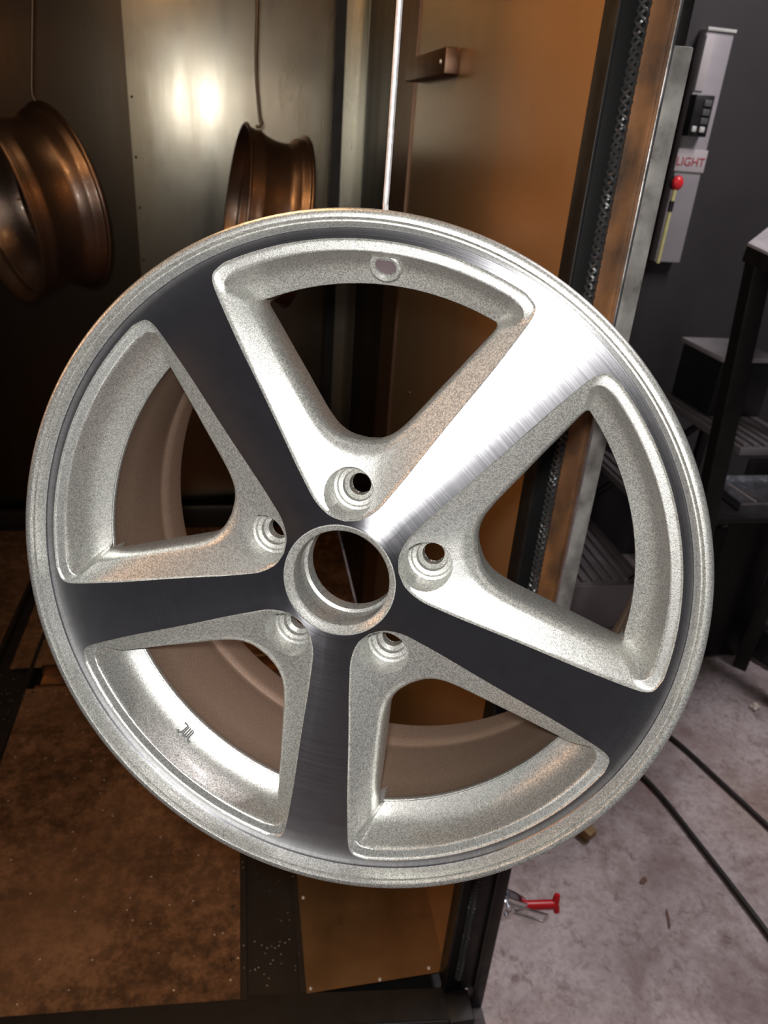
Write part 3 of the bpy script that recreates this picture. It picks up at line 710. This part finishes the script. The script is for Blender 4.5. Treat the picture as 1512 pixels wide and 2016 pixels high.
# ------------------------------------------------------------------ floor things
def hose(pts, r, label):
    bm = bmesh.new(); tube(bm, curve_pts(pts, 10), r, 10); tag(mesh_obj('rubber_hose', bm, 'hose_rubber', None, 60), label, 'hose', 'black hoses on the concrete')
zf = -0.0722
hose([(0.92, 1.80, zf), (1.01, 1.55, zf), (1.095, 1.367, zf), (1.132, 1.137, zf), (1.160, 0.90, zf), (1.19, 0.6, zf), (1.25, 0.2, zf)], 0.0078, 'black hose on the concrete nearer the oven frame')
hose([(1.08, 1.95, zf), (1.17, 1.70, zf), (1.258, 1.507, zf), (1.31, 1.33, zf), (1.352, 1.175, zf), (1.42, 0.9, zf), (1.6, 0.5, zf)], 0.0074, 'black hose on the concrete farther from the oven frame')
bm = bmesh.new(); bmesh.ops.create_icosphere(bm, subdivisions=2, radius=0.016)
for v in bm.verts: v.co *= 1 + random.uniform(-0.35, 0.35); v.co.z = max(-0.010, v.co.z * 0.7)
o = mesh_obj('crumpled_paper', bm, 'paper', None, 20); o.location = (1.605, 1.62, -0.069); tag(o, 'small crumpled scrap of pale paper on the concrete', 'litter')
bm = bmesh.new(); box(bm, -0.020, 0.022, -0.014, 0.016, 0.0, 0.020, 0.003); box(bm, -0.022, -0.004, -0.02, 0.012, 0.012, 0.034, 0.003)
o = mesh_obj('rusty_offcut', bm, 'rust_scrap', None); o.location = (0.852, 1.215, -0.08); o.rotation_euler.z = 0.5; tag(o, 'small rusty metal offcut on the concrete below the wheel rim', 'offcut')
for (x, y, a, s_, lab) in ((0.938, 1.073, 0.6, 1.0, 'round dark brown chip on the concrete'), (0.948, 0.970, 1.2, 1.1, 'curled dark sliver on the concrete near the hose')):
    bm = bmesh.new()
    pr = [(0.012 * math.cos(t_) * (1 + 0.2 * math.sin(3 * t_)), 0.008 * math.sin(t_) * (1 + 0.25 * math.cos(2 * t_))) for t_ in [2 * PI * k / 14 for k in range(14)]]
    if 'sliver' in lab: pr = [(x_ * 1.7 + 0.004 * math.sin(90 * y_), y_ * 0.45) for x_, y_ in pr]
    prism(bm, pr, 0, 0.002)
    for v in bm.verts: v.co.z += 6 * v.co.x ** 2
    o = mesh_obj('dry_chip', bm, 'dry_leaf', None); o.location = (x, y, -0.08); o.rotation_euler.z = a; o.scale = (s_,) * 3; tag(o, lab, 'debris')

# ------------------------------------------------------------------ toggle clamp on the frame
TC = empty('toggle_clamp', (0.4565, 0.850, 0.235), 'zinc toggle clamp with a red handle on the outside of the door frame', 'clamp')
bm = bmesh.new(); box(bm, 0.0, 0.004, -0.016, 0.014, -0.030, 0.022, 0.001); mesh_obj('base_plate', bm, 'zinc_plate', TC)
bm = bmesh.new()
for y in (-0.010, 0.008): 
    a = [bm.verts.new(p) for p in ((0.002, y, -0.018), (0.018, y, -0.023), (0.054, y * 0.6, -0.026), (0.054, y * 0.6, -0.008), (0.034, y, 0.008), (0.014, y, 0.022), (0.002, y, 0.020))]
    b = [bm.verts.new(v.co + Vector((0, 0.0025, 0))) for v in a]
    bm.faces.new(a[::-1]); bm.faces.new(b)
    for i in range(7): bm.faces.new((a[i], a[(i + 1) % 7], b[(i + 1) % 7], b[i]))
mesh_obj('lever_arm', bm, 'zinc_plate', TC, 20)
bm = bmesh.new(); tube(bm, [(0.046, 0, -0.016), (0.062, 0, -0.019), (0.10, 0, -0.024), (0.112, 0, -0.025)], [0.0075, 0.0088, 0.0092, 0.0085], 14)
mesh_obj('red_grip', bm, 'red_vinyl', TC, 60)
bm = bmesh.new(); tube(bm, [(0.116, -0.008, -0.038), (0.115, -0.003, -0.030), (0.113, 0, -0.025), (0.115, 0.003, -0.015), (0.117, 0.006, -0.006)], [0.0055, 0.0070, 0.0075, 0.0070, 0.0055], 12); mesh_obj('grip_flare', bm, 'red_vinyl', TC, 60)
bm = bmesh.new(); tube(bm, [(0.008, -0.018, 0.020), (0.045, -0.021, 0.002), (0.083, -0.024, -0.0155), (0.0875, -0.0235, -0.0185), (0.0885, -0.023, -0.023), (0.0865, -0.021, -0.038), (0.0850, -0.020, -0.0415), (0.0805, -0.019, -0.0410), (0.04, -0.012, -0.026), (0.001, -0.008, -0.010)], 0.0026, 10); mesh_obj('wire_bail', bm, 'bright_steel', TC, 60)
for p in ((0.012, -0.012, 0.004), (0.012, -0.010, -0.022), (0.020, -0.012, -0.006)):
    bm = bmesh.new(); tube(bm, [(p[0], p[1] - 0.006, p[2]), (p[0], p[1] + 0.02, p[2])], 0.0048, 10); mesh_obj('rivet', bm, 'zinc_plate', TC, 60)
